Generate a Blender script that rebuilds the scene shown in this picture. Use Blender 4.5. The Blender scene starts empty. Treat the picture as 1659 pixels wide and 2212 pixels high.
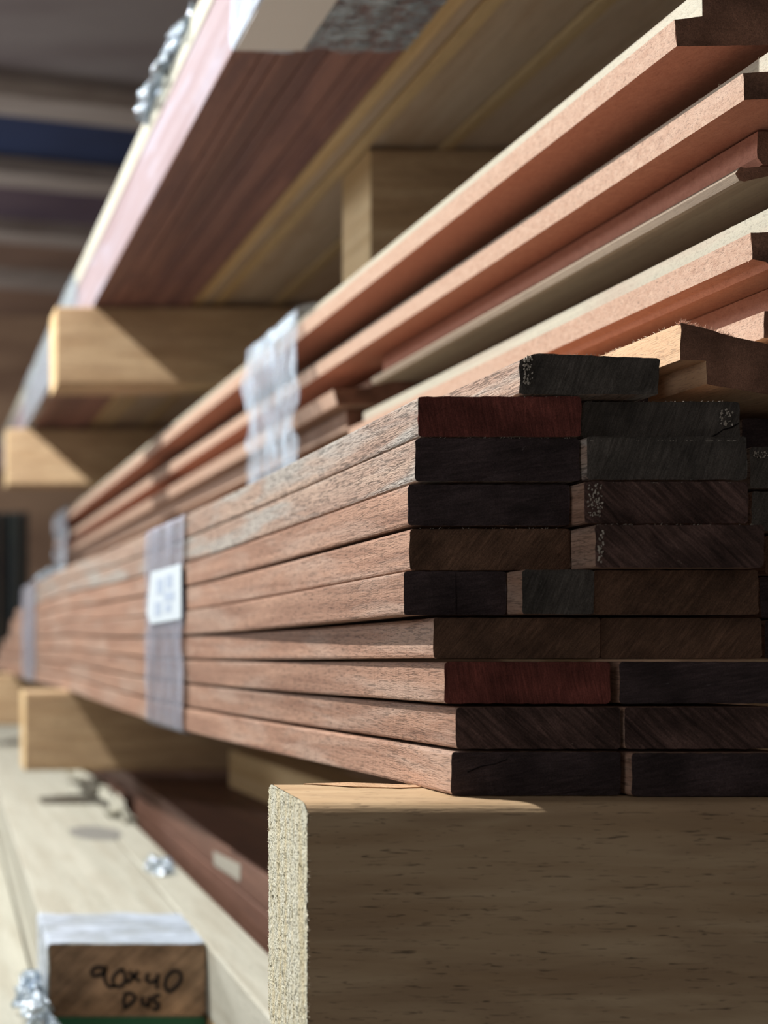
import bpy, math, random
from mathutils import Vector, noise

random.seed(7)
sc = bpy.context.scene
C = sc.collection

# ------------------------------------------------------------------ camera / light / exposure
FOC = 1700.0            # focal length in pixels of the 1659x2212 picture
D1 = 0.435              # distance (m) of the sawn board ends
PX = D1 / FOC           # metres per picture pixel at that distance
U0, V0 = -200.0, 1390.0 # optical axis (the photograph is an off-centre crop)
CAMZ = 1.25             # lens height above the floor

cam_d = bpy.data.cameras.new('camera')
cam = bpy.data.objects.new('camera', cam_d); C.objects.link(cam)
cam.location = (0, 0, CAMZ); cam.rotation_euler = (math.radians(90), 0, 0)
cam_d.sensor_fit = 'VERTICAL'; cam_d.sensor_height = 36.0; cam_d.sensor_width = 27.0
cam_d.lens = FOC / 2212 * 36.0
cam_d.shift_x = (829.5 - U0) / 2212
cam_d.shift_y = (V0 - 1106) / 2212
cam_d.clip_start = 0.02; cam_d.clip_end = 60
cam_d.dof.use_dof = True; cam_d.dof.focus_distance = D1 * 1.05
cam_d.dof.aperture_fstop = 3.1; cam_d.dof.aperture_blades = 0
sc.camera = cam

w = bpy.data.worlds.new('World'); sc.world = w; w.use_nodes = True
w.node_tree.nodes['Background'].inputs[0].default_value = (1.0, 0.94, 0.91, 1)
w.node_tree.nodes['Background'].inputs[1].default_value = 0.115

ld = bpy.data.lights.new('work_lamp', 'SPOT'); lamp = bpy.data.objects.new('work_lamp', ld); C.objects.link(lamp)
lamp.location = (-0.75, 1.02, CAMZ + 1.55)
lamp.rotation_euler = (Vector((0.32, 0.95, CAMZ + 0.1)) - lamp.location).to_track_quat('-Z', 'Y').to_euler()
ld.energy = 300; ld.color = (1.0, 0.99, 0.965); ld.shadow_soft_size = 0.018
ld.spot_size = math.radians(104); ld.spot_blend = 0.35

l2d = bpy.data.lights.new('far_shed_lamp', 'POINT'); lamp2 = bpy.data.objects.new('far_shed_lamp', l2d); C.objects.link(lamp2)  # added point light that brightens the ceiling; no such lamp is known
lamp2.location = (-2.4, 3.6, 2.3); l2d.energy = 210; l2d.color = (0.93, 0.96, 1.0); l2d.shadow_soft_size = 0.25

l3d = bpy.data.lights.new('doorway_daylight', 'AREA'); lamp3 = bpy.data.objects.new('doorway_daylight', l3d); C.objects.link(lamp3)  # added soft fill from the left front; no doorway stands there
lamp3.location = (-3.2, -0.5, 1.9); l3d.shape = 'RECTANGLE'; l3d.size = 1.6; l3d.size_y = 2.0; l3d.energy = 24; l3d.color = (0.95, 0.97, 1.0)
lamp3.rotation_euler = (Vector((0.4, 0.8, 1.3)) - lamp3.location).to_track_quat('-Z', 'Y').to_euler()

sc.view_settings.view_transform = 'Standard'; sc.view_settings.look = 'None'
sc.view_settings.exposure = 0.0; sc.view_settings.gamma = 1.0; sc.view_settings.use_curve_mapping = False

# ------------------------------------------------------------------ materials
def lin(r, g, b):
    f = lambda c: (c/255/12.92) if c/255 <= 0.04045 else ((c/255+0.055)/1.055)**2.4
    return (f(r), f(g), f(b), 1)

def new_mat(name):
    m = bpy.data.materials.new(name); m.use_nodes = True
    nt = m.node_tree; b = nt.nodes['Principled BSDF']
    return m, nt, b

def coords(nt, rnd=True):
    tc = nt.nodes.new('ShaderNodeTexCoord')
    if not rnd: return tc.outputs['Object']
    oi = nt.nodes.new('ShaderNodeObjectInfo')
    mu = nt.nodes.new('ShaderNodeMath'); mu.operation = 'MULTIPLY'; mu.inputs[1].default_value = 7.3
    nt.links.new(oi.outputs['Random'], mu.inputs[0])
    cx = nt.nodes.new('ShaderNodeCombineXYZ')
    for i in range(3): nt.links.new(mu.outputs[0], cx.inputs[i])
    ad = nt.nodes.new('ShaderNodeVectorMath'); ad.operation = 'ADD'
    nt.links.new(tc.outputs['Object'], ad.inputs[0]); nt.links.new(cx.outputs[0], ad.inputs[1])
    return ad.outputs[0]

def nz(nt, vec, scale, rot=(0, 0, 0), detail=3, rough=0.55, dist=0.0):
    mp = nt.nodes.new('ShaderNodeMapping'); mp.vector_type = 'POINT'
    r = nt.nodes.new('ShaderNodeVectorRotate'); r.rotation_type = 'EULER_XYZ'; r.inputs['Rotation'].default_value = rot
    nt.links.new(vec, r.inputs['Vector']); nt.links.new(r.outputs[0], mp.inputs['Vector'])
    mp.inputs['Scale'].default_value = scale
    n = nt.nodes.new('ShaderNodeTexNoise'); n.inputs['Scale'].default_value = 1.0
    n.inputs['Detail'].default_value = detail; n.inputs['Roughness'].default_value = rough; n.inputs['Distortion'].default_value = dist
    nt.links.new(mp.outputs[0], n.inputs['Vector'])
    return n.outputs['Fac']

def ramp(nt, fac, stops):
    r = nt.nodes.new('ShaderNodeValToRGB'); e = r.color_ramp.elements
    while len(e) < len(stops): e.new(0.5)
    for el, (p, c) in zip(e, stops): el.position = p; el.color = c if len(c) == 4 else (*c, 1)
    nt.links.new(fac, r.inputs[0]); return r.outputs[0]

def mix(nt, a, b, fac, mode='MIX'):
    m = nt.nodes.new('ShaderNodeMix'); m.data_type = 'RGBA'; m.blend_type = mode
    if isinstance(fac, (int, float)): m.inputs[0].default_value = fac
    else: nt.links.new(fac, m.inputs[0])
    for s, v in ((6, a), (7, b)):
        if isinstance(v, tuple): m.inputs[s].default_value = v
        else: nt.links.new(v, m.inputs[s])
    return m.outputs[2]

def bump(nt, b, height, strength, dist, prev=None):
    n = nt.nodes.new('ShaderNodeBump'); n.inputs['Strength'].default_value = strength; n.inputs['Distance'].default_value = dist
    nt.links.new(height, n.inputs['Height'])
    if prev is not None: nt.links.new(prev, n.inputs['Normal'])
    nt.links.new(n.outputs[0], b.inputs['Normal']); return n.outputs[0]

G = lambda v: (v, v, v, 1)

def sc3(axis, along, across):
    return tuple(along if i == axis else across for i in range(3))

def wood(name, c1, c2, c3, axis=1, grain=(5, 130), pores=(90, 850), pore_dark=0.45, pore_at=(0.33, 0.47),
         saw=None, b1=0.5, bd=0.0006, rough=0.62, vary=0.0, c3amt=0.5):
    m, nt, b = new_mat(name); v = coords(nt)
    col = ramp(nt, nz(nt, v, sc3(axis, *grain), dist=0.6), [(0.3, c1), (0.72, c2)])
    col = mix(nt, col, c3, ramp(nt, nz(nt, v, sc3(axis, 9, 45), detail=4, dist=0.5), [(0.47, G(0)), (0.62, G(c3amt))]))
    if vary:
        oi = nt.nodes.new('ShaderNodeObjectInfo')
        mr = nt.nodes.new('ShaderNodeMapRange'); mr.inputs['To Min'].default_value = 1 - vary; mr.inputs['To Max'].default_value = 1 + vary
        nt.links.new(oi.outputs['Random'], mr.inputs['Value'])
        col = mix(nt, col, mr.outputs[0], 1.0, 'MULTIPLY')
    p = nz(nt, v, sc3(axis, *pores), detail=2, dist=1.1)
    pm = ramp(nt, p, [(pore_at[0], G(1 - pore_dark)), (pore_at[1], G(1))])
    col = mix(nt, col, pm, 1.0, 'MULTIPLY')
    nt.links.new(col, b.inputs['Base Color']); b.inputs['Roughness'].default_value = rough
    b.inputs['Specular IOR Level'].default_value = 0.3
    pr = bump(nt, b, p, b1, bd)
    if saw:
        s = nz(nt, v, sc3(axis, saw[0], saw[1]), detail=1)
        pr = bump(nt, b, s, saw[2], 0.0005, pr)
    return m

def endgrain(name, pal, rot=0.7, streak=(60, 520), spec=0.15, light=None, bd=0.0012, lo=0.65, hi=1.4):
    """sawn end of a board: streaks over the x/z face, tone differs from board to board"""
    m, nt, b = new_mat(name); v = coords(nt)
    oi = nt.nodes.new('ShaderNodeObjectInfo')
    r = nt.nodes.new('ShaderNodeValToRGB'); r.color_ramp.interpolation = 'CONSTANT'
    e = r.color_ramp.elements
    while len(e) < len(pal): e.new(0.5)
    for i, (el, c) in enumerate(zip(e, pal)): el.position = i / len(pal); el.color = c
    nt.links.new(oi.outputs['Random'], r.inputs[0])
    base = r.outputs[0]
    s = nz(nt, v, (streak[0], 5, streak[1]), rot=(0, rot, 0), detail=5, rough=0.65, dist=0.8)
    col = mix(nt, base, ramp(nt, s, [(0.3, G(lo)), (0.5, G(0.95)), (0.72, G(hi))]), 1.0, 'MULTIPLY')
    blot = nz(nt, v, (28, 5, 38), detail=4)
    col = mix(nt, col, ramp(nt, blot, [(0.35, G(0.6)), (0.65, G(1.35))]), 1.0, 'MULTIPLY')
    f = nz(nt, v, (1500, 60, 1500), detail=2)
    col = mix(nt, col, ramp(nt, f, [(0.3, G(0.7)), (0.7, G(1.3))]), 1.0, 'MULTIPLY')
    if light:
        fl = nz(nt, v, (110, 5, 300), rot=(0, rot + 0.3, 0), detail=6, rough=0.75)
        col = mix(nt, col, light, ramp(nt, fl, [(0.66, G(0)), (0.74, G(0.75))]))
    nt.links.new(col, b.inputs['Base Color']); b.inputs['Roughness'].default_value = 0.8
    b.inputs['Specular IOR Level'].default_value = spec
    pr = bump(nt, b, s, 0.7, bd); bump(nt, b, f, 0.5, 0.0005, pr)
    return m

def plain(name, c, rough=0.6, spec=0.4, tex=None):
    m, nt, b = new_mat(name)
    b.inputs['Roughness'].default_value = rough; b.inputs['Specular IOR Level'].default_value = spec
    if tex:
        v = coords(nt); n = nz(nt, v, tex[0], detail=4)
        col = mix(nt, c, tex[1], ramp(nt, n, [(0.4, G(0)), (0.62, G(1))]))
        nt.links.new(col, b.inputs['Base Color'])
    else: b.inputs['Base Color'].default_value = c
    return m

def film(name, tint, opac=0.6, stretch=(900, 25, 25), strength=0.9, rough=0.22, metal=0.0, bd=0.002, con=0.24):
    """clear stretch wrap: part see-through, part milky sheen, streaked along its pull"""
    m, nt, b = new_mat(name); v = coords(nt)
    s = nz(nt, v, stretch, detail=4, rough=0.6, dist=0.4)
    b.inputs['Base Color'].default_value = tint; b.inputs['Roughness'].default_value = rough
    b.inputs['Specular IOR Level'].default_value = 0.8; b.inputs['Metallic'].default_value = metal
    bump(nt, b, s, strength, bd)
    tr = nt.nodes.new('ShaderNodeBsdfTransparent'); tr.inputs[0].default_value = (0.93, 0.96, 1, 1)
    mx = nt.nodes.new('ShaderNodeMixShader')
    fr = ramp(nt, s, [(0.38, G(max(0.04, opac - con))), (0.62, G(min(1, opac + con)))])
    nt.links.new(fr, mx.inputs[0]); nt.links.new(tr.outputs[0], mx.inputs[1]); nt.links.new(b.outputs[0], mx.inputs[2])
    nt.links.new(mx.outputs[0], nt.nodes['Material Output'].inputs['Surface'])
    return m

M = {}
M['deck'] = wood('hardwood_side', lin(132,98,80), lin(172,136,114), lin(172,150,134), grain=(6, 140), pores=(150, 1150),
                 pore_dark=0.5, pore_at=(0.36, 0.5), saw=(900, 25, 0.5), b1=0.85, vary=0.08, c3amt=0.5)
M['deck_w'] = wood('weathered_hardwood_side', lin(148,120,104), lin(178,154,136), lin(168,164,156), grain=(6, 120), pores=(130, 900),
                 pore_dark=0.6, pore_at=(0.38, 0.52), saw=(900, 25, 0.5), b1=1.0, bd=0.0009, vary=0.05, c3amt=0.8)
M['deck_end'] = endgrain('hardwood_sawn_end', [lin(84,52,46), lin(66,60,58), lin(84,66,56), lin(58,44,44), lin(96,84,74), lin(74,52,46)],
                         light=lin(150,130,118))
M['deck_red'] = endgrain('hardwood_red_sawn_end', [lin(112,60,52)], rot=1.75, light=lin(150,90,76))
M['deck_black'] = endgrain('hardwood_dark_sawn_end', [lin(68,56,56)], rot=0.15, light=lin(120,112,110))
M['deck_brown'] = endgrain('hardwood_brown_sawn_end', [lin(100,74,58)], rot=0.9, light=lin(130,96,76))
M['deck_grey'] = endgrain('hardwood_grey_sawn_end', [lin(86,80,74)], rot=1.2, light=lin(160,158,150))
M['deck_streak'] = endgrain('hardwood_streaky_sawn_end', [lin(84,64,58)], rot=-0.75, streak=(30, 380), light=lin(190,168,150), lo=0.4, hi=1.9)
M['mdf'] = wood('pink_fibreboard', lin(166,134,114), lin(184,156,136), lin(182,156,138), grain=(260, 300), pores=(900, 1100),
                pore_dark=0.4, b1=0.6, bd=0.0005, rough=0.75, c3amt=0.4)
M['mdf_end'] = endgrain('fibreboard_cut_end', [lin(132,96,78)], rot=0.0, lo=0.85, hi=1.15, streak=(400, 500), bd=0.0005)
M['mdf_under'] = wood('reddish_fibreboard', lin(178,120,98), lin(196,138,114), lin(188,134,112), grain=(300, 300), pores=(1300, 1500),
                pore_dark=0.25, b1=0.4, bd=0.0004, rough=0.75, c3amt=0.4)  # undersides: red bounce light put into the colour; also recessed boards' own red
M['primer'] = wood('cream_primed_face', lin(156,152,136), lin(174,168,150), lin(160,140,124), grain=(4, 200), pores=(700, 900),
                   pore_dark=0.25, b1=0.4, bd=0.0004, rough=0.5)
M['pine_tan'] = wood('tan_pine', lin(182,146,112), lin(202,168,134), lin(196,158,124), grain=(8, 160), pores=(200, 900),
                     pore_dark=0.3, rough=0.6)
M['hollow'] = wood('dusky_cream_moulding', lin(136,122,106), lin(152,138,120), lin(126,112,98), grain=(3, 120), pores=(200, 900), pore_dark=0.2, b1=0.3)  # cream darkened in its colour to stand for shade inside the hollow
M['beam'] = wood('pine_bearer_face', lin(168,138,104), lin(196,170,136), lin(160,132,102), axis=0, grain=(6, 70), pores=(60, 800),
                 pore_dark=0.6, pore_at=(0.31, 0.38), b1=0.4, rough=0.6, c3amt=0.6)
M['cream'] = wood('pale_pine', lin(168,166,152), lin(184,182,168), lin(160,154,138), grain=(3, 60), pores=(60, 400),
                  pore_dark=0.15, b1=0.2, rough=0.6)
M['blond'] = wood('blond_pine', lin(198,166,120), lin(222,196,152), lin(208,176,130), grain=(2.5, 60), pores=(60, 400),
                  pore_dark=0.2, b1=0.2, rough=0.6, vary=0.08)
M['greyblond'] = wood('greyish_plank', lin(190,166,140), lin(206,186,162), lin(176,146,116), grain=(2.5, 40), pores=(60, 400),
                  pore_dark=0.15, b1=0.2, rough=0.6, vary=0.06)
M['redbrown'] = wood('dark_redbrown_timber', lin(116,86,82), lin(160,118,106), lin(104,78,80), grain=(1.5, 30), pores=(60, 500),
                     pore_dark=0.3, b1=0.3, rough=0.45, vary=0.2)
M['deepred'] = wood('deep_red_timber', lin(104,76,64), lin(124,92,78), lin(94,70,60), grain=(2.5, 90), pores=(60, 500),
                    pore_dark=0.3, b1=0.3, rough=0.5, vary=0.08)
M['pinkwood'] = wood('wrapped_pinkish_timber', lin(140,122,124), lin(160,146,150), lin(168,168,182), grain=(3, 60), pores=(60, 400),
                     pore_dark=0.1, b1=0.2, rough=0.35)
M['block_end'] = endgrain('brown_block_end', [lin(160,134,110)], rot=0.75, streak=(8, 190), spec=0.2)
M['green'] = plain('green_painted_end', lin(30,98,72), 0.6)
M['ink'] = plain('black_marker_ink', lin(30,30,34), 0.6, 0.2)
M['paper'] = plain('white_paper', lin(186,196,202), 0.5, 0.4)
M['tag'] = plain('grubby_white_label', lin(150,146,134), 0.6)  # one even greyish white
M['card'] = plain('beige_paper', lin(222,220,216), 0.6, 0.3)
M['print'] = plain('faint_grey_print', lin(158,170,186), 0.6, 0.3)
M['greytape'] = film('grey_stretch_wrap', (0.42,0.45,0.54,1), opac=0.55, stretch=(60, 420, 10), strength=1.0, metal=0.35, bd=0.003, con=0.4)
M['tape'] = film('clear_stretch_wrap', (0.55,0.66,0.76,1), opac=0.5, stretch=(60, 230, 14), strength=1.0, rough=0.24, metal=0.45, bd=0.006, con=0.42)
M['milky'] = film('milky_stretch_wrap', (0.50,0.57,0.66,1), opac=0.72, stretch=(20, 60, 60), strength=0.5, rough=0.3)
M['crinkle'] = film('crinkled_clear_film', (0.50,0.58,0.64,1), opac=0.6, stretch=(90, 90, 90), strength=1.0, rough=0.18, metal=0.3, con=0.4, bd=0.004)
M['fibre'] = plain('pale_torn_fibre', lin(238,222,196), 0.7, 0.2)
M['pinkfibre'] = plain('pink_torn_fibre', lin(232,186,160), 0.7, 0.2)
M['concrete'] = plain('grey_concrete', lin(128,128,124), 0.85, 0.2, ((6, 6, 6), lin(110,110,108)))
M['wallwood'] = plain('brown_sheet_wall', lin(170,140,114), 0.8, 0.2, ((0.8, 0.8, 4), lin(140,112,92)))
M['ceil_brown'] = plain('grey_brown_roof_sheet', lin(150,142,140), 0.7, 0.3, ((0.6, 3, 1), lin(124,112,112)))
M['ceil_navy'] = plain('navy_roof_sheet', lin(62,74,108), 0.7, 0.3, ((0.8, 3, 1), lin(54,62,88)))
M['ceil_plum'] = plain('dark_plum_roof_sheet', lin(120,104,112), 0.7, 0.3, ((0.8, 3, 1), lin(100,86,98)))
M['ceil_tan'] = plain('brown_roof_sheet', lin(160,132,114), 0.7, 0.3, ((0.8, 3, 1), lin(136,112,98)))
M['joist'] = plain('weathered_joist', lin(188,178,170), 0.8, 0.2, ((2, 30, 30), lin(170,158,150)))
M['steel'] = plain('dark_green_steel', lin(84,100,100), 0.5, 0.4, ((3, 3, 3), lin(60,72,84)))

# rough fuzzy end grain of the sunlit bearer end
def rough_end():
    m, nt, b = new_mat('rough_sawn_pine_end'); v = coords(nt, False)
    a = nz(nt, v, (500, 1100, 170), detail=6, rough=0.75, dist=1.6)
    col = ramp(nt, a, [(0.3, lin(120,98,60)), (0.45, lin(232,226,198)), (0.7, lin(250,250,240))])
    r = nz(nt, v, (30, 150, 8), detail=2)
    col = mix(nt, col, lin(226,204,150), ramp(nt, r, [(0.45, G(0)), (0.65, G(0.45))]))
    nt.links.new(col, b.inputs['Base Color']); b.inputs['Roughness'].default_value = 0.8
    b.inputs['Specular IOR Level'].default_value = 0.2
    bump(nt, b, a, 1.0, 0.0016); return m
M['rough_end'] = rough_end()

# ------------------------------------------------------------------ helpers
def W(X, k, Z):
    """X, Z in picture pixels at the board-end plane, k = depth in board-end distances"""
    return Vector((X * PX, k * D1, CAMZ + Z * PX))

def link(name, me, parent=None):
    o = bpy.data.objects.new(name, me); C.objects.link(o)
    if parent is not None: o.parent = parent
    return o

def tag(o, label=None, cat=None, group=None, kind=None):
    if label: o['label'] = label
    if cat: o['category'] = cat
    if group: o['group'] = group
    if kind: o['kind'] = kind
    return o

def mesh(name, verts, faces, mats, fm=None, parent=None, origin=None, smooth=False):
    org = Vector(origin) if origin is not None else Vector((0, 0, 0))
    me = bpy.data.meshes.new(name)
    me.from_pydata([tuple(Vector(v) - org) for v in verts], [], faces)
    for m in mats: me.materials.append(m)
    if fm:
        for p, i in zip(me.polygons, fm): p.material_index = i
    if smooth:
        for p in me.polygons: p.use_smooth = True
    me.update()
    o = link(name, me, parent)
    if parent is None: o.location = org
    else:
        base = Vector(parent.location); q = parent.parent
        while q is not None: base += Vector(q.location); q = q.parent
        o.location = org - base
    return o

def rrect(x0, z0, x1, z1, r=6, seg=2):
    pts = []
    for cx, cz, a0 in ((x1-r, z1-r, 0), (x0+r, z1-r, 90), (x0+r, z0+r, 180), (x1-r, z0+r, 270)):
        for i in range(seg + 1):
            a = math.radians(a0 + 90 * i / seg); pts.append((cx + r*math.cos(a), cz + r*math.sin(a)))
    return pts       # counter-clockwise seen from the camera

def densify(p, step, edge_mats=None):
    out = []; em = []
    for i in range(len(p)):
        a = p[i]; b = p[(i+1) % len(p)]; n = max(1, int(math.hypot(b[0]-a[0], b[1]-a[1]) / step))
        for j in range(n):
            out.append((a[0] + (b[0]-a[0])*j/n, a[1] + (b[1]-a[1])*j/n)); em.append(edge_mats[i] if edge_mats else 0)
    return out, em

def sweep(name, prof, k0, k1, mats, shift=None, edge_mats=None, jit=1.2, step=14, ks=None, end_mat=1, parent=None, back_mat=None):
    """board along the rack: profile in pixel units, run from depth k0 to k1; shift(k) -> (dX, dZ) pixels"""
    prof, em = densify(prof, step, edge_mats)
    n = len(prof); verts = []; faces = []; fm = []
    if ks is None: ks = [k0, k0 + 0.004] + [k0 + (k1-k0) * (i/16)**1.25 for i in range(1, 17)]
    sd = random.random() * 99
    for ri, k in enumerate(ks):
        dx, dz = shift(k) if shift else (0, 0)
        for i, (x, z) in enumerate(prof):
            jx = jz = jy = 0
            if ri == 0:
                jx = random.uniform(-jit, jit)*0.5; jz = random.uniform(-jit, jit)*0.5
                jy = noise.noise(Vector((x*0.03, z*0.03, sd))) * jit * 1.2 + random.uniform(-jit, jit)*0.4
            else:
                jz = noise.noise(Vector((k*9, sd, i*0.3))) * jit * 0.25
            p = W(x + dx + jx, k, z + dz + jz); p.y += jy * PX; verts.append(p)
    for r in range(len(ks)-1):
        for i in range(n):
            j = (i+1) % n
            faces.append((r*n+i, r*n+j, (r+1)*n+j, (r+1)*n+i)); fm.append(em[i])
    faces.append(tuple(reversed(range(n)))); fm.append(end_mat)
    faces.append(tuple((len(ks)-1)*n + i for i in range(n))); fm.append(end_mat if back_mat is None else back_mat)
    cx = min(p[0] for p in prof); cz = min(p[1] for p in prof)
    dx, dz = shift(k0) if shift else (0, 0)
    o = mesh(name, verts, faces, mats, fm, parent, W(cx + dx, k0, cz + dz))
    return o

def box(name, x0, x1, k0, k1, z0, z1, mats, r=4, **kw):
    return sweep(name, rrect(x0, z0, x1, z1, r), k0, k1, mats, **kw)

def uvpoly(pts, k):
    """picture pixels of an end face seen at depth k -> plane pixel units; clockwise as given -> ccw"""
    q = [((u - U0)*k, (V0 - v)*k) for u, v in pts]
    return q

def wbox(name, x0, x1, y0, y1, z0, z1, m, parent=None, rz=0.0):
    """plain metre box (structure)"""
    cx, cy, cz = (x0+x1)/2, (y0+y1)/2, z0
    v = [(x, y, z) for x in (x0, x1) for y in (y0, y1) for z in (z0, z1)]
    f = [(0,1,3,2),(4,6,7,5),(0,4,5,1),(2,3,7,6),(0,2,6,4),(1,5,7,3)]
    o = mesh(name, v, f, [m], None, parent, (cx, cy, cz)); o.rotation_euler.z = rz
    return o

def fibres(name, pts, mat, parent, n, length=7, thick=0.9, dirf=None, label=None):
    """tiny torn fibres along an edge (pts: world-space polyline)"""
    verts = []; faces = []
    for i in range(n):
        s = random.random() * (len(pts)-1); a = int(s); t = s - a
        p = pts[a].lerp(pts[a+1], t)
        d = Vector(dirf()) if dirf else Vector((random.uniform(-1,0.2), random.uniform(-.6,.6), random.uniform(-.3,1)))
        d.normalize(); L = random.uniform(0.3, 1)**1.6 * length * PX; th = thick * PX * random.uniform(0.5, 1.1)
        side = d.cross(Vector((0.3, 1, 0.2))).normalized() * th; up = d.cross(side).normalized() * th * 0.6
        bend = Vector((random.uniform(-.5,.5), random.uniform(-.3,.3), random.uniform(-.5,.5))) * L * 0.5
        b0 = len(verts); q = p - d * 1.5 * PX; mid = p + d*L*0.5; e = p + d*L + bend
        verts += [q+side, q-side, q+up, mid+side*.7, mid-side*.7, mid+up*.7, e]
        faces += [(b0,b0+1,b0+4,b0+3),(b0+1,b0+2,b0+5,b0+4),(b0+2,b0,b0+3,b0+5),
                  (b0+3,b0+4,b0+6),(b0+4,b0+5,b0+6),(b0+5,b0+3,b0+6)]
    o = mesh(name, verts, faces, [mat], None, parent, pts[0]); o['kind'] = 'stuff'
    return o

def sheet(name, outline, k0, k1, mat, amp=1.5, nk=26, step=14, parent=None, ragged=0.0, freq=0.02, kshift=None, pushx=None):
    """film sleeve: open outline (pixel units) swept over k0..k1 with wrinkles"""
    pts = []; acc = 0
    for i in range(len(outline)-1):
        a, b = outline[i], outline[i+1]; n = max(1, int(math.hypot(b[0]-a[0], b[1]-a[1])/step))
        for j in range(n): pts.append((a[0]+(b[0]-a[0])*j/n, a[1]+(b[1]-a[1])*j/n))
    pts.append(outline[-1]); sd = random.random()*50
    verts = []; faces = []; N = len(pts)
    for j in range(nk+1):
        t = j/nk
        for i, (x, z) in enumerate(pts):
            rg = ragged * noise.noise(Vector((i*0.11, sd, 0 if t < .5 else 9))) * (abs(t-.5)*2)**3
            k = k0 + (k1-k0)*t + rg
            a = amp * noise.noise(Vector((i*step*freq*0.35, t*11, sd))) + amp*0.5*noise.noise(Vector((i*step*freq, t*25, sd+5)))
            i0 = max(0, i-1); i1 = min(N-1, i+1)
            tx, tz = pts[i1][0]-pts[i0][0], pts[i1][1]-pts[i0][1]; L = math.hypot(tx, tz) or 1
            nx, nz_ = -tz/L, tx/L
            dx = dz = 0
            if kshift: dx, dz = kshift(k)
            verts.append(W(x + nx*a + dx, k, z + nz_*a + dz))
    for j in range(nk):
        for i in range(N-1):
            faces.append((j*N+i, j*N+i+1, (j+1)*N+i+1, (j+1)*N+i))
    return mesh(name, verts, faces, [mat], None, parent, W(outline[0][0], k0, outline[0][1]), smooth=True)

def crumple(name, pts, mat, size, n=420, sd=1.0):
    """small crumpled piece of film: a folded noisy strip along world polyline pts"""
    verts = []; faces = []; nu = 36; nv = 14
    for i in range(nu+1):
        s = i/nu*(len(pts)-1); a = min(int(s), len(pts)-2); p = pts[a].lerp(pts[a+1], s-a)
        for j in range(nv+1):
            t = j/nv - 0.5
            q = Vector((t*size[0], 0, 0.0)) + Vector((0, 0, size[1]*(0.5 - abs(t))))
            d = noise.noise_vector(Vector((i*0.22, j*0.3, sd))) * size[2]*1.6 + noise.noise_vector(Vector((i*0.8, j*0.8, sd+7))) * size[2]*0.3
            verts.append(p + q + d)
    for i in range(nu):
        for j in range(nv):
            a = i*(nv+1)+j; faces.append((a, a+1, a+nv+2, a+nv+1))
    return mesh(name, verts, faces, [mat], None, None, pts[0])

# ------------------------------------------------------------------ the shed
tag(wbox('floor', -4, 5, -1.5, 5.6, -0.1, 0, M['concrete']), kind='structure')
tag(wbox('wall_back', -4, 5, 5.3, 5.4, 0, 3.75, M['wallwood']), kind='structure')
tag(wbox('wall_right', 4.0, 4.1, -1.5, 5.3, 0, 3.75, M['wallwood']), kind='structure')
ZC = CAMZ + 2.13
cy = [1.2, 3.06, 3.53, 4.03, 4.55, 5.6]
cm = ['ceil_brown', 'ceil_navy', 'ceil_plum', 'ceil_tan', 'ceil_tan']
YAW = math.radians(9.0)
def yawpt(x, y): return (x*math.cos(YAW) - (y-3)*math.sin(YAW), 3 + x*math.sin(YAW) + (y-3)*math.cos(YAW))
def yawbox(name, x0, x1, y0, y1, z0, z1, m):
    v = [(*yawpt(x, y), z) for x in (x0, x1) for y in (y0, y1) for z in (z0, z1)]
    f = [(0,1,3,2),(4,6,7,5),(0,4,5,1),(2,3,7,6),(0,2,6,4),(1,5,7,3)]
    o = mesh(name, v, f, [m], None, None, (*yawpt((x0+x1)/2, (y0+y1)/2), z0)); tag(o, kind='structure'); return o
verts = []; faces = []; fmi = []
for i in range(5):
    b = len(verts)
    for x in (-4.5, 5.2):
        for y in (cy[i], cy[i+1]):
            for z in (ZC + 0.07, ZC + 0.12): verts.append((*yawpt(x, y), z))
    faces += [tuple(b+q for q in f) for f in [(0,1,3,2),(4,6,7,5),(0,4,5,1),(2,3,7,6),(0,2,6,4),(1,5,7,3)]]; fmi += [i]*6
tag(mesh('ceiling', verts, faces, [M[c] for c in cm], fmi, None, (0, 3, ZC+0.07)), kind='structure')
for i, y in enumerate((2.2, 3.0, 3.48, 3.98, 4.5)):
    yawbox('trim_%d' % (i+1), -4.5, 5.2, y, y + 0.11, ZC, ZC + 0.07, M['joist'])

# dark green steel lengths standing at the back
for i in range(6):
    u = -66 + i*22; k = 8.4 + 0.12*(i % 2)
    x0 = (u+200)*k; x1 = (u+200+17)*k
    o = sweep('steel_channel', rrect(x0, -CAMZ/PX, x1, (V0-1106)*k, 5), k, k+0.16, [M['steel'], M['steel']], jit=0,
              step=9999, ks=[k, k+0.16])
    tag(o, 'dark green steel length standing upright far behind the rack, one of a row of look-alikes', 'steel channel', 'dark steel lengths at the back')

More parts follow.
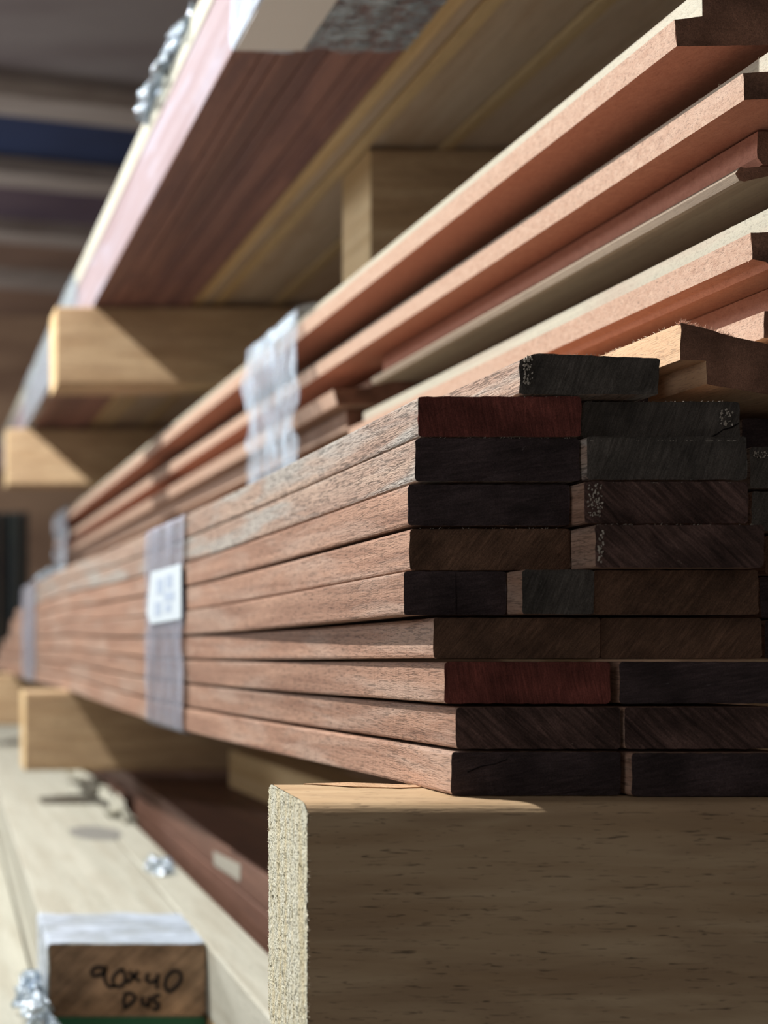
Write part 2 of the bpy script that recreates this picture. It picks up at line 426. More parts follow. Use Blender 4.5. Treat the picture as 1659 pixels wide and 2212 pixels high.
# ------------------------------------------------------------------ bearers (cross beams of the rack)
def bearer(label, kf, xl, xr, ztop, h=547, t=0.14, rough=False, xl_back=None, r=30):
    """beam across the rack: front face at depth kf, left end at xl"""
    zt, zb = ztop, ztop - h; t_px = t*FOC
    # section in the depth/height plane, rounded arrises (pixel units)
    sec = []
    for cy_, cz_, a0 in ((r, zt-r, 180), (t_px-r, zt-r, 90), (t_px-r, zb+r, 0), (r, zb+r, 270)):
        for i in range(6):
            a = math.radians(a0 - 90*i/5); sec.append((cy_ + r*math.cos(a), cz_ + r*math.sin(a)))
    sec, _ = densify(sec, 25); n = len(sec)
    xlb = xl if xl_back is None else xl_back
    xs = [0, 3/4000, 0.02, 0.15, 0.4, 1.0]; verts = []; faces = []; fm = []
    for ri, s in enumerate(xs):
        for (y, z) in sec:
            x0 = xl + (xlb-xl)*y/t_px; x = x0 + (xr-x0)*s
            j = random.uniform(-1.5, 1.5) if (ri == 0 and rough) else 0
            p = W(x + j, kf, z); p.y += y*PX; verts.append(p)
    for q in range(len(xs)-1):
        for i in range(n):
            j = (i+1) % n; faces.append((q*n+i, (q+1)*n+i, (q+1)*n+j, q*n+j)); fm.append(0)
    faces.append(tuple((len(xs)-1)*n+i for i in range(n))); fm.append(1)
    if not rough:
        faces.append(tuple(reversed(range(n)))); fm.append(1)
    else:
        # densely modelled torn end grain
        NY, NZ = 90, 200; b0 = len(verts)
        def inside(y, z):
            yy = min(max(y, 0), t_px); zz = min(max(z, zb), zt)
            cyc = min(max(yy, r), t_px-r); czc = min(max(zz, zb+r), zt-r)
            d = math.hypot(yy-cyc, zz-czc)
            if d > r: yy = cyc + (yy-cyc)*r/d; zz = czc + (zz-czc)*r/d
            return yy, zz
        for i in range(NY+1):
            for j in range(NZ+1):
                y, z = inside(t_px*i/NY, zb + h*j/NZ)
                nn = noise.noise(Vector((y*0.16, z*0.05, 3))) * 2.6 + noise.noise(Vector((y*0.5, z*0.22, 8))) * 2.4 + random.uniform(-.7, .7)
                rim = 1.0
                x = xl + (xlb-xl)*y/t_px - 1.0 + nn*rim
                ey = random.uniform(-1.6, 1.6) if i in (0, NY) else 0
                p = W(x, kf, z); p.y += (y + ey)*PX; verts.append(p)
        for i in range(NY):
            for j in range(NZ):
                a = b0 + i*(NZ+1)+j; faces.append((a, a+1, a+NZ+2, a+NZ+1)); fm.append(1)
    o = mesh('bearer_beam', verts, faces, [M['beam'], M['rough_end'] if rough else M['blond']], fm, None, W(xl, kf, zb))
    tag(o, label, 'beam', 'pine cross beams of the rack')
    return o

ZL, ZU = -322, 2300
XR = 4300
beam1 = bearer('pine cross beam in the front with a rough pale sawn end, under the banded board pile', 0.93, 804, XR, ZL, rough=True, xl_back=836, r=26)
pts = [W(804, 0.93, ZL - 20 - i*22) for i in range(24)]
fibres('torn_fibres', [p + Vector((0, 0.0003, 0)) for p in pts], M['fibre'], beam1, 150, 9, 0.8,
       dirf=lambda: (random.uniform(-.2, 1), random.uniform(-.9, -.1), random.uniform(-.7, .6)))
fibres('torn_fibres', [W(836, 1.07, ZL - 20 - i*22) for i in range(24)], M['fibre'], beam1, 150, 6, 0.9,
       dirf=lambda: (random.uniform(-1, -.1), random.uniform(-.5, .5), random.uniform(-.6, .6)))
# lifted splinter on the top of the front bearer
vs = [W(905, 1.058, ZL+2), W(1000, 1.05, ZL+7), W(1090, 1.05, ZL+4), W(1190, 1.04, ZL+2), W(1090, 1.025, ZL+3), W(990, 1.035, ZL+3),
      W(905, 1.057, ZL-4), W(1190, 1.04, ZL-4), W(1040, 1.03, ZL-4)]
tag(mesh('splinter', vs, [(0,1,2,3,4,5), (0,5,8,6), (5,4,8), (4,3,7,8)], [M['pine_tan']], None, beam1, W(905, 1.05, ZL)))
bearer('pine cross beam under the banded pile, far behind the front beam, half in sun', 3.15, 803, XR, ZL)
bearer('furthest pine cross beam at the left edge below the banded pile', 4.9, 803, XR, ZL)
bearer('upper pine cross beam under the wrapped pile with a triangle of sun on its end', 3.15, 1014, XR, ZU)
bearer('further upper pine cross beam, lower at the left edge of the photo, sunlit corner', 4.9, 1060, XR, ZU - 20, h=600)
bearer('short dark pine cross beam high up, its pale end right of the red-brown pile', 2.17, 2171, XR, ZU + 28)
for k in (1.4, 3.0, 4.9):
    o = bearer('low pine cross beam carrying the pale timbers at the bottom', k, -300, XR, -1612, h=400)
# posts carrying the beams on the right
for k in (0.93, 2.17, 3.15, 4.9):
    o = box('rack_post', XR, XR + 330, k - 0.02, k + 0.2, -CAMZ/PX, (ZC-CAMZ)/PX, [M['beam'], M['beam']], r=10, jit=0, ks=[k-0.02, k+0.2])
    tag(o, 'tall timber post that carries the ends of the cross beams', 'post', 'posts of the rack')

# ------------------------------------------------------------------ banded pile of hardwood decking
def sag(k):
    s = 0.0
    if 1 < k < 3.15: s = -30 * math.sin(math.pi*(k-1)/2.15)**1.0
    elif k >= 3.15: s = -10 * math.sin(math.pi*min(1, (k-3.15)/1.75))
    return s
rows = [855, 945, 1041, 1137, 1233, 1329, 1424, 1522, 1619]      # pixel row of the top of each layer's ends
kr =   [1.0, 1.0, 1.0, 1.0, 1.0, 0.985, 0.98, 0.975, 0.975]
zt = [(V0 - v)*k for v, k in zip(rows, kr)]
zt_b = [z for z in zt[1:]] + [ZL + 1]
names = ['top', 'second', 'third', 'fourth', 'fifth', 'sixth', 'seventh', 'eighth', 'bottom']
E = lambda n: [M['deck'], M[n]]
# left column: u-left, u-right, k, end material, description
c1 = [(903,1255,1.000,'deck_red','dull red end with pale vertical streaks'), (897,1252,1.000,'deck_black','near-black end with dusty rim'),
      (881,1230,1.000,'deck_black','black plain end'), (885,1232,1.000,'deck_brown','grainy brown end'),
      (872,1093,1.000,'deck_black','narrow black end with a split'), (936,1297,0.985,'deck_brown','mottled black-brown end'),
      (960,1318,0.980,'deck_red','dark red end with an orange patch'), (985,1340,0.975,'deck_streak','dark end with diagonal pale streaks'),
      (975,1341,0.975,'deck_black','black cracked end resting on the front beam')]
c2 = [(1258,1598,1.02,'deck_grey','grey end with a crack at its lower right'), (1268,1614,0.992,'deck_grey','plain dark grey end'),
      (1262,1615,0.982,'deck_streak','dark end with pale chipped corner'), (1285,1650,0.966,'deck_streak','dark end with strong diagonal streaks'),
      (1283,1638,0.982,'deck_brown','brown end beside the narrow grey one'), (1298,1645,0.99,'deck_brown','plain very dark brown end'),
      (1338,1695,0.982,'deck_black','blue-black end with pale scratch'), (1350,1705,0.975,'deck_streak','dark end with wavy streaks'),
      (1365,1722,0.968,'deck_black','black end, reddish strip on its left')]
c3 = [(1602,1950,1.09,'deck_black','dark set-back end, right edge'), (1620,1960,1.04,'deck_grey','grey end with pale specks, right edge'),
      (1622,1970,1.04,'deck_grey','cracked dark end, right edge'), (1654,2000,1.05,'deck_brown','sliver of brown end, right edge'),
      (1641,1990,1.06,'deck_black','black set-back end, right edge'), (1652,2000,1.05,'deck_black','thin black end, right edge')]
kfar = [4.35, 4.5, 4.62, 4.9, 5.05, 5.3, 5.6, 5.8, 5.9]
def yawshift(x_near, x_far):
    def f(k):
        t = min(1, max(0, (k-0.97)/0.95)); t = t*t*(3-2*t)
        return ((x_far - x_near)*t, sag(k))
    return f
GR = 'reddish-brown boards in the banded pile'
cols_done = {}
def deck_board(row, ul, ur, k, em, x_far, xl_min=None, zadj=(0, 0)):
    xl, xr = (ul-U0)*k, (ur-U0)*k
    if xl_min is not None: xl = max(xl, xl_min)
    z1 = zt[row] - 1.5; z0 = zt_b[row] + 1.5
    if row in (2, 3, 5, 6, 7, 8): z1 -= 4
    o = sweep('decking_board', rrect(xl, z0, xr, z1, 7), k, kfar[row] + random.uniform(-.1, .1), [M['deck_w' if row < 2 else 'deck'], M[em]],
              shift=yawshift(xl, x_far), jit=1.6)
    return o, xl, xr
for i in range(9):
    ul, ur, k, em, d = c1[i]
    o, xl, xr = deck_board(i, ul, ur, k, em, 1101 + random.uniform(-5, 5) if i != 4 else 1098)
    xfar1 = 1101
    tag(o, '%s layer of banded pile, left column, %s' % (names[i], d), 'board', GR)
    last = xr
    off = 1101 - xl
    if i == 4:
        o, xl, xr2 = deck_board(i, 1120, 1283, 0.976, 'deck_grey', 1101 + 230 + 2, xr + 3)
        tag(o, 'narrow grey board end sticking out of the fifth layer, pale chipped left side', 'board', GR)
        last = xr2; offc = 0
        ul, ur, k, em, d = c2[i]
        o, xl, xr = deck_board(i, ul, ur, k, em, last + 45, last + 3)
    else:
        ul, ur, k, em, d = c2[i]
        x_l = max((ul-U0)*k, last + 3)
        o, xl, xr = deck_board(i, ul, ur, k, em, x_l + off + 6, last + 3)
    tag(o, '%s layer of banded pile, second column, %s' % (names[i], d), 'board', GR)
    if i < 6:
        ul, ur, k, em, d = c3[i]
        x_l = max((ul-U0)*k, xr + 3)
        o, _, _ = deck_board(i, ul, ur, k, em, x_l + max(0, off) + 14, xr + 3)
        tag(o, '%s layer of banded pile, third column, %s' % (names[i], d), 'board', GR)
# single board lying on top of the pile
o = sweep('decking_board', [(1332, 535+3), (1622, 535+3), (1625, 612), (1618, 616), (1366, 627), (1352, 625), (1338, 619), (1323, 612), (1322, 541)],
          1.0, 3.0, [M['deck_w'], M['deck_grey']], jit=2.2)
o0 = o
tag(o, 'loose board lying on top of the banded pile, charcoal end with pale flaking left corner', 'board', GR)
o = box('decking_board', 1634, 1712, 1.07, 3.0, 538, 640, E('deck_black'))
tag(o, 'dark narrow board in shadow on top of the pile, left of the tan stepped moulding', 'board', GR)

def face_patch(name, board, pts, k, mat, th=0.9, seed=1, lump=1.0):
    """small chip or stain of its own shape on a sawn end; pts in picture pixels"""
    n = len(pts); v = []
    for dk in (0, 1):
        for u, vv in pts:
            p = W((u-U0)*k, k, (V0-vv)*k); p.y += -(th*PX) + dk*(th+1.5)*PX; v.append(p)
    f = [tuple(range(n)), tuple(reversed(range(n, 2*n)))] + [(a, n+a, n+(a+1) % n, (a+1) % n) for a in range(n)]
    return mesh(name, v, f, [mat], None, board, v[0])
def crack(board, line, k, w=2.2):
    up_ = [(u, v - w*random.uniform(.2, .7)) for u, v in line]; dn = [(u, v + w*random.uniform(.2, .7)) for u, v in reversed(line)]
    return face_patch('crack', board, up_ + dn, k, M['crackdark'], 0.8)
def flakes(board, u0, u1, v0, v1, k, n, mat):
    """cluster of raised splinters in one mesh"""
    verts = []; faces = []
    for _ in range(n):
        u = random.uniform(u0, u1); v = random.uniform(v0, v1); s = random.uniform(1.0, 3.6); a = random.uniform(0, 6.28); b = len(verts)
        for j in range(5):
            r = s*random.uniform(.5, 1.2); p = W((u + r*math.cos(a+j*1.257)*0.7 - U0)*k, k, (V0 - v + r*math.sin(a+j*1.257)*1.3)*k)
            p.y -= random.uniform(1.5, 3.5)*PX; verts.append(p)
        c = W((u-U0)*k, k, (V0-v)*k); c.y += 2*PX; verts.append(c)
        faces.append(tuple(b+j for j in range(5))); faces += [(b+j, b+5, b+(j+1) % 5) for j in range(5)]
    o = mesh('flaking_splinters', verts, faces, [mat], None, board, verts[0]); o['kind'] = 'stuff'; return o
M['crackdark'] = plain('dark_crack', lin(22,18,18), 0.9, 0.1)
M['chip'] = plain('pale_chipped_fibre', lin(178,168,154), 0.8, 0.2)
BD = {}
for o in C.objects:
    if o.name.startswith('decking_board'): BD[0 if '.' not in o.name else int(o.name[-3:])] = o
flakes(o0, 1129, 1150, 768, 830, 1.0, 46, M['chip'])
flakes(BD[1], 1552, 1582, 885, 918, 1.02, 26, M['chip'])
flakes(BD[7], 1268, 1300, 1045, 1118, 0.982, 60, M['chip'])
flakes(BD[5], 1626, 1659, 976, 990, 1.04, 24, M['chip'])
flakes(BD[10], 1290, 1302, 1136, 1215, 0.966, 30, M['chip'])
crack(BD[1], [(1530,947),(1548,938),(1562,928),(1580,924),(1595,915)], 1.02, 3)
crack(BD[25 - 0] if 25 in BD else BD[24], [(1010,1668),(1040,1655),(1070,1650),(1096,1640)], 0.975, 1.6)
crack(BD[12], [(984,1238),(985,1270),(986,1300),(985,1326)], 1.0, 1.2)
def rim(board, u0, u1, v, k, n, L=4):
    pts = [W((u0 + (u1-u0)*a/12 - U0)*k, k, (V0 - v)*k) for a in range(13)]
    fibres('edge_fibres', pts, M['chip'], board, n, L, 0.5, lambda: (random.uniform(-1,1), random.uniform(-1,0), random.uniform(-.2,1)))
rim(o0, 1165, 1420, 766, 1.0, 40); rim(BD[0], 910, 1245, 857, 1.0, 22, 3); rim(BD[1], 1265, 1590, 867, 1.02, 40, 3)
rim(BD[3], 905, 1240, 946, 1.0, 40, 4); rim(BD[4], 1275, 1608, 952, .992, 40, 3); rim(BD[7], 1300, 1610, 1043, .982, 30, 3)
rim(BD[10], 1290, 1640, 1133, .966, 30, 4); rim(BD[9], 890, 1225, 1141, 1.0, 24, 4)

# stretch-wrap bands round the hardwood pile
def ks_(k): return (0, sag(k))
def band(name, k0, k1, label, mat, amp=2.5):
    z1 = zt[0]
    o = sheet(name, [(1300, z1+5), (1094, z1+5), (1086, z1-8), (1085, 100), (1085, -250), (1088, -322), (1102, -331), (1300, -331)],
              k0, k1, mat, amp=amp, kshift=ks_, ragged=0.02)
    tag(o, label, 'plastic wrap', 'stretch wrap bands'); return o
bd1 = band('wrap_band', 1.825, 2.115, 'greyish clear plastic wrap band with a white label, round the hardwood pile', M['greytape'])
bd2 = band('wrap_band', 3.95, 4.4, 'thin grey plastic wrap band near the far left end of the hardwood pile', M['greytape'], 4)
def quad_at(name, X, pts, mat, parent, th=1.2):
    """thin sheet on a plane x = X; pts picture pixels"""
    v = []
    for dx in (0, th):
        for u, vv in pts:
            k = (X-dx)/(u-U0); v.append(W(X-dx, k, (V0-vv)*k))
    n = len(pts)
    f = [tuple(range(n)), tuple(reversed(range(n, 2*n)))] + [(i, (i+1) % n, n+(i+1) % n, n+i) for i in range(n)]
    return mesh(name, v, f, [mat], None, parent, v[0])
lab = quad_at('paper_label', 1081, [(326, 1236), (391, 1217), (391, 1337), (325, 1348), (317, 1325), (320, 1290)], M['paper'], bd1, 2)
lab['label'] = 'white paper label with faint grey print'
for a, b_, c, d in ((338, 1252, 352, 1285), (358, 1243, 372, 1272), (334, 1302, 348, 1332), (354, 1280, 376, 1300), (356, 1306, 370, 1324)):
    quad_at('print_mark', 1078.5, [(a, b_), (c, b_-3), (c, d-3), (a, d)], M['print'], lab, 0.6)

# ------------------------------------------------------------------ pink stepped mouldings stacked on the pile
KM = 1.05
GM = 'stepped fibreboard mouldings on the pile'
def mould(label, pts, k0, k1, mats, em=None, kp=KM, **kw):
    q = uvpoly(pts, kp)
    # make sure it runs counter-clockwise
    A = sum(q[i][0]*q[(i+1) % len(q)][1] - q[(i+1) % len(q)][0]*q[i][1] for i in range(len(q)))
    if A < 0:
        q = q[::-1]
        if em: em = em[::-1][1:] + [em[::-1][0]]
    o = sweep('stepped_moulding', q, k0, k1, mats, edge_mats=em, jit=1.6, **kw)
    tag(o, label, 'moulding', GM)
    return o
MM = [M['mdf'], M['mdf_end'], M['primer'], M['mdf_under']]
# edges: 0 flange top,1 riser,2 top,3 right,4 bottom,5 side
KA, KB, KC = 1.07, 1.02, 1.02
A = mould('topmost pink stepped moulding, its near end at the upper right corner of the photo',
          [(1457,42),(1517,36),(1517,-28),(1850,-28),(1850,94),(1461,100)], KA, 5.6, MM, [0,2,2,0,3,0], kp=KA)
B = mould('pink stepped moulding just below the topmost one, ending at the right edge',
          [(1605,158),(1667,154),(1667,108),(1960,108),(1960,210),(1609,215)], KB, 5.8, MM, [0,2,2,0,3,0], kp=KB)
Cm = mould('pink stepped moulding in the middle of the stack with a bright cream upper strip',
          [(1622,503),(1684,500),(1684,438),(2030,438),(2030,572),(1668,578),(1655,566),(1625,560)], KC, 1.95, MM, [0,2,2,0,3,3,3,0], kp=KC)
G1 = mould('red-brown recessed moulding between the second and third pink mouldings',
          [(1688,253),(2010,253),(2010,322),(1700,326),(1688,310)], 1.08, 1.93, [M['mdf_under'], M['mdf_end']])
G2 = mould('cream curved moulding darkened for the shade in its hollow underside, above the middle pink moulding',
          [(1640,345),(1650,332),(2010,330),(2010,346),(1720,349),(1660,364),(1648,362)], 1.08, 1.93, [M['hollow'], M['mdf_end']])
G3 = mould('added dark filler board keeping light out of the hollow above the middle pink moulding', [(1860,352),(2010,352),(2010,434),(1850,434),(1842,390)], 1.08, 1.93, [M['mdf_under'], M['mdf_end']])  # added board that closes the hollow against light from behind
H = mould('red-brown moulding in shade under the middle pink moulding', [(1712,602),(1990,602),(1990,668),(1726,668)], 1.08, 1.9, [M['mdf_under'], M['mdf_end']])
E2 = mould('small moulding end at the right edge above the tan stepped piece', [(1641,676),(1960,670),(1960,733),(1641,733)], 1.045, 2.6, MM, [2,0,0,0])
Dm = mould('tan stepped moulding with a frayed top edge beside the loose top board',
          [(1470,698),(1500,703),(1590,729),(1660,744),(1900,748),(1900,857),(1660,853),(1525,830),(1525,779),(1470,777)], 1.03, 1.9,
          [M['pine_tan'], M['mdf_end'], M['primer']], None, kp=1.03)
E1 = mould('short pink moulding end showing behind, right of the clear plastic wrap', [(720,842),(800,836),(812,814),(905,812),(1000,812),(1000,873),(728,874)],
           2.0, 5.7, [M['mdf'], M['mdf_end']], None, kp=2.0)
F1 = mould('lower short brown moulding end behind, right of the clear plastic wrap', [(762,878),(1000,877),(1000,930),(765,920)],
           2.03, 5.5, [M['mdf'], M['mdf_end']], None, kp=2.0)
L1 = mould('lowest pink moulding showing just over the hardwood pile at the left', [(775,960),(1000,958),(1000,1020),(779,1020)],
           2.12, 6.0, [M['mdf'], M['mdf_end']], None, kp=2.0)

def edge_line(u, v, kp, k0, k1, n=30):
    X, Z = (u-U0)*kp, (V0-v)*kp
    return [W(X, k0 + (k1-k0)*i/n, Z) for i in range(n+1)]
up = lambda: (random.uniform(-1, .1), random.uniform(-.7, .7), random.uniform(-.4, 1))
fibres('frayed_fibres', edge_line(1517,-26,KA,KA,1.9), M['fibre'], A, 60, 5, 0.5, up)
fibres('frayed_fibres', edge_line(1461,100,KA,KA,1.8), M['pinkfibre'], A, 110, 6, 0.55, lambda: (random.uniform(-.6,.6), random.uniform(-.7,.7), -1))
fibres('frayed_fibres', edge_line(1667,108,KB,KB,1.9), M['fibre'], B, 60, 8, 0.5, up)
fibres('frayed_fibres', edge_line(1609,215,KB,KB,1.8), M['pinkfibre'], B, 60, 4, 0.5, lambda: (random.uniform(-.6,.6), random.uniform(-.7,.7), -1))
fibres('frayed_fibres', edge_line(1684,438,KC,KC,1.8), M['fibre'], Cm, 60, 5, 0.5, up)
fibres('frayed_fibres', edge_line(1625,560,KC,KC,1.6), M['pinkfibre'], Cm, 60, 5, 0.5, lambda: (random.uniform(-.6,.6), random.uniform(-.7,.7), -1))
dp = [W((u-U0)*1.03, 1.03, (V0-v)*1.03) for u, v in ((1466,702),(1470,697),(1485,699),(1500,703),(1540,714),(1590,729))]
fibres('frayed_fibres', dp, M['pinkfibre'], Dm, 170, 12, 0.7, lambda: (random.uniform(-1,1), random.uniform(-.6,.3), random.uniform(.1,1)))
fibres('frayed_fibres', edge_line(1470,697,1.03,1.03,1.15), M['fibre'], Dm, 50, 8, 0.6, up)

# clear wrap round the mouldings
mo = [(2300, 1526), (1800, 1526), (1762, 1518), (1750, 1450), (1748, 1250), (1752, 1100), (1748, 900), (1752, 700), (1760, 548)]
o = sheet('wrap_band', mo, 2.085, 2.40, M['tape'], amp=8, ragged=0.05, nk=40)
tag(o, 'shiny clear plastic wrap bunched around the pink mouldings', 'plastic wrap', 'stretch wrap bands')
o = sheet('wrap_band', mo, 5.1, 5.55, M['tape'], amp=12, ragged=0.1)
tag(o, 'small shiny plastic wrap at the far left end of the pink mouldings', 'plastic wrap', 'stretch wrap bands')
o = crumple('plastic_scrap', [W(1150, 3.6, 560), W(1180, 3.85, 565), W(1240, 4.2, 570)], M['crinkle'], (0.05, 0.012, 0.010), sd=4)
tag(o, 'small bunch of shiny film on top of the hardwood pile far at the left', 'plastic scrap')

# ------------------------------------------------------------------ upper pile: red-brown boards on edge, wrapped
x = 1262
edges_w = [120, 62, 110, 76, 118, 66, 94]
GU = 'red-brown boards on edge in the upper pile'
desc = ['with its pinkish-white sunlit side facing out', 'second from the sunlit side', 'third from the sunlit side', 'fourth from the sunlit side',
        'fifth from the sunlit side', 'sixth from the sunlit side', 'next to the dark gap by the blond planks']
for i, wd in enumerate(edges_w):
    q = rrect(x, ZU + 1, x + wd, ZU + 345, 5)
    # left faces get the pale wrapped look on the first board
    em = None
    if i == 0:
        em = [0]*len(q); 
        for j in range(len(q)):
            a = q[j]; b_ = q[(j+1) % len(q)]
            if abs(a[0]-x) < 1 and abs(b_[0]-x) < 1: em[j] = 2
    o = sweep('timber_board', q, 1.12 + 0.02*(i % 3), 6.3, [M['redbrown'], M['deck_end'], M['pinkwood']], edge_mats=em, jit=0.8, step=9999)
    tag(o, 'red-brown upper-pile board on edge, ' + desc[i], 'board', GU)
    x += wd + 3
o = box('timber_board', 1256, 1900, 1.15, 6.3, ZU + 350, ZU + 478, [M['cream'], M['cream']], r=12, jit=0.8)
tag(o, 'pale cream board lying on top of the upper wrapped pile', 'board')
# film on it
o = sheet('wrap_band', [(1500, ZU-3), (1262, ZU-3), (1256, ZU+6), (1248, ZU+478), (1262, ZU+486), (1600, ZU+486)], 1.2, 1.80, M['milky'], amp=4, ragged=0.02)
tag(o, 'milky plastic wrap round the near end of the upper pile', 'plastic wrap', 'stretch wrap bands')
o = sheet('wrap_band', [(1930, ZU-4), (1530, ZU-5)], 1.2, 1.80, M['tape'], amp=5, ragged=0.03)
tag(o, 'crinkled shiny film under the red-brown boards at the top of the photo', 'plastic wrap', 'stretch wrap bands')
vv = [W(1266, 1.2, ZU-8), W(1540, 1.2, ZU-8), W(1528, 1.79, ZU-8), W(1266, 1.79, ZU-8)]
vv += [p + Vector((0, 0, 0.0008)) for p in vv]
o = mesh('paper_sheet', vv, [(0,3,2,1),(4,5,6,7),(0,1,5,4),(1,2,6,5),(2,3,7,6),(3,0,4,7)], [M['card']], None, None, vv[0])
tag(o, 'plain beige paper sheet wrapped under the upper pile at the top of the photo', 'paper')
o = crumple('plastic_scrap', [W(1250, 2.05, ZU+455), W(1238, 2.2, ZU+440), W(1244, 2.42, ZU+440)], M['crinkle'], (0.022, 0.030, 0.012), sd=2)
tag(o, 'torn clear film bunched on the sunlit edge of the upper pile', 'plastic scrap')
o = sheet('wrap_band', [(1330, ZU-3), (1262, ZU-3), (1256, ZU+6), (1246, ZU+478), (1258, ZU+490), (1500, ZU+490)], 3.45, 5.0, M['crinkle'], amp=12, ragged=0.1)
tag(o, 'shiny crinkled film round the far part of the upper pile at the left edge', 'plastic wrap', 'stretch wrap bands')

# blond planks right of it
bx = 1955
bl = [(70,'blond',0,'narrow yellow blond plank beside the dark gap'), (60,'greyblond',8,'narrow greyish plank second from the dark gap'),
      (75,'blond',0,'narrow yellow plank third from the dark gap'), (330,'greyblond',14,'wide pale grey-beige plank seen from below'),
      (70,'blond',0,'narrow brownish plank between the wide pale ones'), (350,'greyblond',10,'second wide pale plank seen from below'),
      (360,'blond',4,'third wide plank, mostly hidden by the pink mouldings'), (360,'greyblond',4,'last wide plank of the upper pile, far right')]
for wd, m_, dz, d in bl:
    if bx < 2100: kk = 1.2
    else: kk = 1.15
    o = box('blond_plank', bx, bx + wd, kk, 6.2, ZU + 28 + dz, ZU + 150, [M[m_], M['cream']], r=8, jit=0.5)
    tag(o, d, 'plank', 'blond planks in the upper pile'); bx += wd + 4

# ------------------------------------------------------------------ lower level, seen under the pile
YW = 90.0
def yw(k_ref): return lambda k: (YW*(k - k_ref), 0)
PM = [M['cream'], M['block_end'], M['green']]
P1 = box('pine_timber', 521, 1094, 1.7, 7.0, -1368, -1105, PM, r=10, shift=yw(1.7), jit=0.8)
tag(P1, 'pale timber with a brown end marked 90x40 D4S in black marker, film round it', 'timber')
P3 = box('pine_timber', 521, 1094, 1.7, 7.0, -1608, -1372, [M['cream'], M['green']], r=8, shift=yw(1.7), jit=0.8)
tag(P3, 'timber with a green painted end directly under the marked one', 'timber')
P2 = box('pine_timber', 1100, 1292, 1.3, 7.0, -1368, -1105, PM, r=10, shift=yw(1.7), jit=0.8)
tag(P2, 'pale timber right of the marked one, running on past the front beam', 'timber')
P5 = box('pine_timber', 1104, 1412, 1.3, 7.0, -1608, -1372, [M['blond'], M['cream']], r=8, shift=yw(1.7), jit=0.8)
tag(P5, 'blond timber below and right of the marked one at the bottom of the photo', 'timber')
P4 = box('pine_timber', 205, 512, 1.35, 7.0, -1608, -1440, PM, r=10, shift=yw(1.7), jit=0.8)
tag(P4, 'pale timber lying lower, left of the marked one', 'timber')
P6 = box('pine_timber', -120, 200, 1.35, 7.0, -1608, -1470, PM, r=10, shift=yw(1.7), jit=0.8)
tag(P6, 'pale timber at the bottom left corner of the photo', 'timber')

# marker writing on the block end
def stroke_mesh(name, strokes, k, wpx, mat, parent):
    verts = []; faces = []
    for s in strokes:
        # crop pixels (60 + x/3.95, 1940 + y/3.95) -> picture pixels
        P = [((60 + x/3.95), (1940 + y/3.95)) for x, y in s]
        # smooth (catmull) resample
        Q = []
        for i in range(len(P)-1):
            p0 = P[max(0, i-1)]; p1 = P[i]; p2 = P[i+1]; p3 = P[min(len(P)-1, i+2)]
            for t in (0, .25, .5, .75):
                Q.append(tuple(0.5*((2*p1[a]) + (-p0[a]+p2[a])*t + (2*p0[a]-5*p1[a]+4*p2[a]-p3[a])*t*t + (-p0[a]+3*p1[a]-3*p2[a]+p3[a])*t**3) for a in (0, 1)))
        Q.append(P[-1]); b = len(verts)
        for i, q in enumerate(Q):
            a = Q[max(0, i-1)]; c = Q[min(len(Q)-1, i+1)]; dx, dy = c[0]-a[0], c[1]-a[1]; L = math.hypot(dx, dy) or 1
            nx, ny = -dy/L*wpx/2, dx/L*wpx/2
            for sx in (1, -1):
                for dk in (0, 1):
                    p = W((q[0]+nx*sx-U0)*k, k, (V0-q[1]-ny*sx)*k); p.y += -0.0012 + dk*0.0016; verts.append(p)
        for i in range(len(Q)-1):
            o_ = b+4*i
            faces += [(o_, o_+4, o_+6, o_+2), (o_+1, o_+3, o_+7, o_+5), (o_, o_+1, o_+5, o_+4), (o_+2, o_+6, o_+7, o_+3)]
    return mesh(name, verts, faces, [mat], None, parent, W(521, k, -1368))
wr = [  # 9
      [(640,590),(585,590),(545,625),(560,660),(620,655),(660,610),(665,590),(655,680),(690,755),(745,740)],
      # 0
      [(800,610),(745,650),(725,710),(755,755),(810,740),(835,680),(810,615),(795,605)],
      # x
      [(860,625),(905,670),(955,710)], [(945,625),(900,670),(850,725)],
      # 4
      [(1030,640),(1010,700),(1060,715),(1105,690)], [(1110,640),(1105,710),(1100,775)],
      # 0
      [(1250,615),(1195,660),(1170,730),(1195,795),(1250,770),(1305,700),(1300,640),(1250,615)]]
wr2 = [ [(830,815),(820,880),(825,945)], [(815,815),(880,812),(915,850),(880,900),(830,935)],
        [(985,840),(970,895),(1010,910),(1040,890)], [(1040,835),(1035,880),(1020,935)],
        [(1130,830),(1085,835),(1075,880),(1115,900),(1110,940),(1065,950)] ]
o = stroke_mesh('marker_writing', wr + wr2, 1.7, 6.8, M['ink'], P1)
o['label'] = 'black handwriting reading 90x40 D4S'
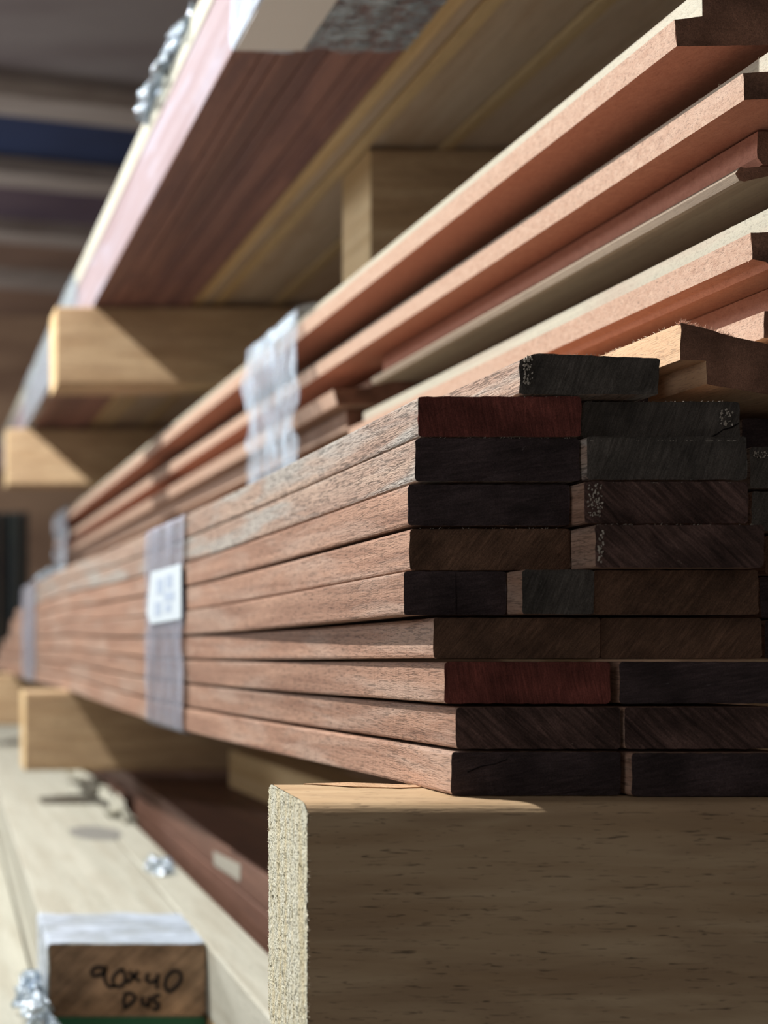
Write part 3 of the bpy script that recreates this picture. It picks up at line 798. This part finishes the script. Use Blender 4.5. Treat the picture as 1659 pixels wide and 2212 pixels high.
# film round the block's near end
o = sheet('wrap_band', [(515, -1600), (512, -1120), (520, -1099), (1090, -1099), (1099, -1112), (1099, -1365)][:4] + [(1093, -1099)], 1.695, 1.885, M['milky'], amp=4, kshift=yw(1.7), ragged=0.01)
tag(o, 'milky plastic wrap over the near end of the marked timber', 'plastic wrap', 'stretch wrap bands')
o = crumple('plastic_scrap', [W(470, 1.62, -1425), W(462, 1.72, -1330), W(470, 1.8, -1420)], M['crinkle'], (0.02, 0.06, 0.012), sd=9)
tag(o, 'crinkled film hanging at the lower left of the marked timber', 'plastic scrap')
o = crumple('plastic_scrap', [W(1215, 2.2, -1102), W(1245, 2.28, -1100), W(1275, 2.36, -1100)], M['crinkle'], (0.035, 0.004, 0.006), sd=12)
tag(o, 'small bluish scrap of film lying on the pale timber tops', 'plastic scrap')
o = crumple('plastic_scrap', [W(1345, 2.85, -1120), W(1350, 3.1, -1050), W(1330, 3.35, -1030), W(1290, 3.7, -1000)], M['cream'], (0.022, 0.03, 0.013), sd=21)
tag(o, 'crumpled cream paper scrap at the edge of the pale timbers below the sunlit beam', 'scrap paper')
# thin grey oval patch on the block's top
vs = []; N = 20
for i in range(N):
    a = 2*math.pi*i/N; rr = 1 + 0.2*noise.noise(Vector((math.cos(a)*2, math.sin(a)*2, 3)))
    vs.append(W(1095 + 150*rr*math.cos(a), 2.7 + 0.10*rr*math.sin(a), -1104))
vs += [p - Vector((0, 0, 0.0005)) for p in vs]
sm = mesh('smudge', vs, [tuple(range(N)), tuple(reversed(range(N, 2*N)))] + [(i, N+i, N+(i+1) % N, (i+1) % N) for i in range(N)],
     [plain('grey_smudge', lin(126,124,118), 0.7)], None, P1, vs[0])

# dark red pile on the lower level
ysr = yw(1.9)
GL = 'dark red boards in the low pile'
for j, (z1, z0) in enumerate(((-931, -1080), (-1084, -1240))):
    for i in range(2):
        x0 = 1446 + i*430
        o = box('timber_board', x0, x0 + 426, 1.2, 6.5, z0, z1, [M['deepred'], M['deck_end']], r=8, shift=ysr, jit=0.8)
        tag(o, 'dark red board in the low pile below the front beam, %s layer, %s' % (('upper', 'lower')[j], ('outer side', 'inner side')[i]), 'board', GL)
        if i == 0 and j == 0:
            # label on its side
            pv = []
            for u, v in ((460, 1838), (519, 1868), (518, 1905), (462, 1868)):
                k = 2.2
                for _ in range(20): k = (1446 + YW*(k-1.9) - 3)/(u-U0)
                pv.append(W((u-U0)*k, k, (V0-v)*k))
            pv += [p + Vector((0.0005, 0, 0)) for p in pv]
            l2 = mesh('paper_label', pv, [(0,1,2,3),(7,6,5,4),(0,4,5,1),(1,5,6,2),(2,6,7,3),(3,7,4,0)], [M['tag']], None, o, pv[0])
            l2['label'] = 'small white label'
for i in range(2):
    o = box('timber_board', 1446 + i*430, 1446 + i*430 + 426, 1.2, 6.5, -1608, -1244, [M['deepred'], M['deck_end']], r=8, shift=ysr, jit=0.8)
    tag(o, 'thick dark red timber at the foot of the low pile, %s' % (('outer side', 'inner side')[i]), 'board', GL)
o = box('blond_plank', 2085, 2330, 1.25, 3.0, -928, -690, [M['blond'], M['cream']], r=8, jit=0.5)
tag(o, 'blond block of timber on the low dark red pile, just behind the front beam end', 'plank')
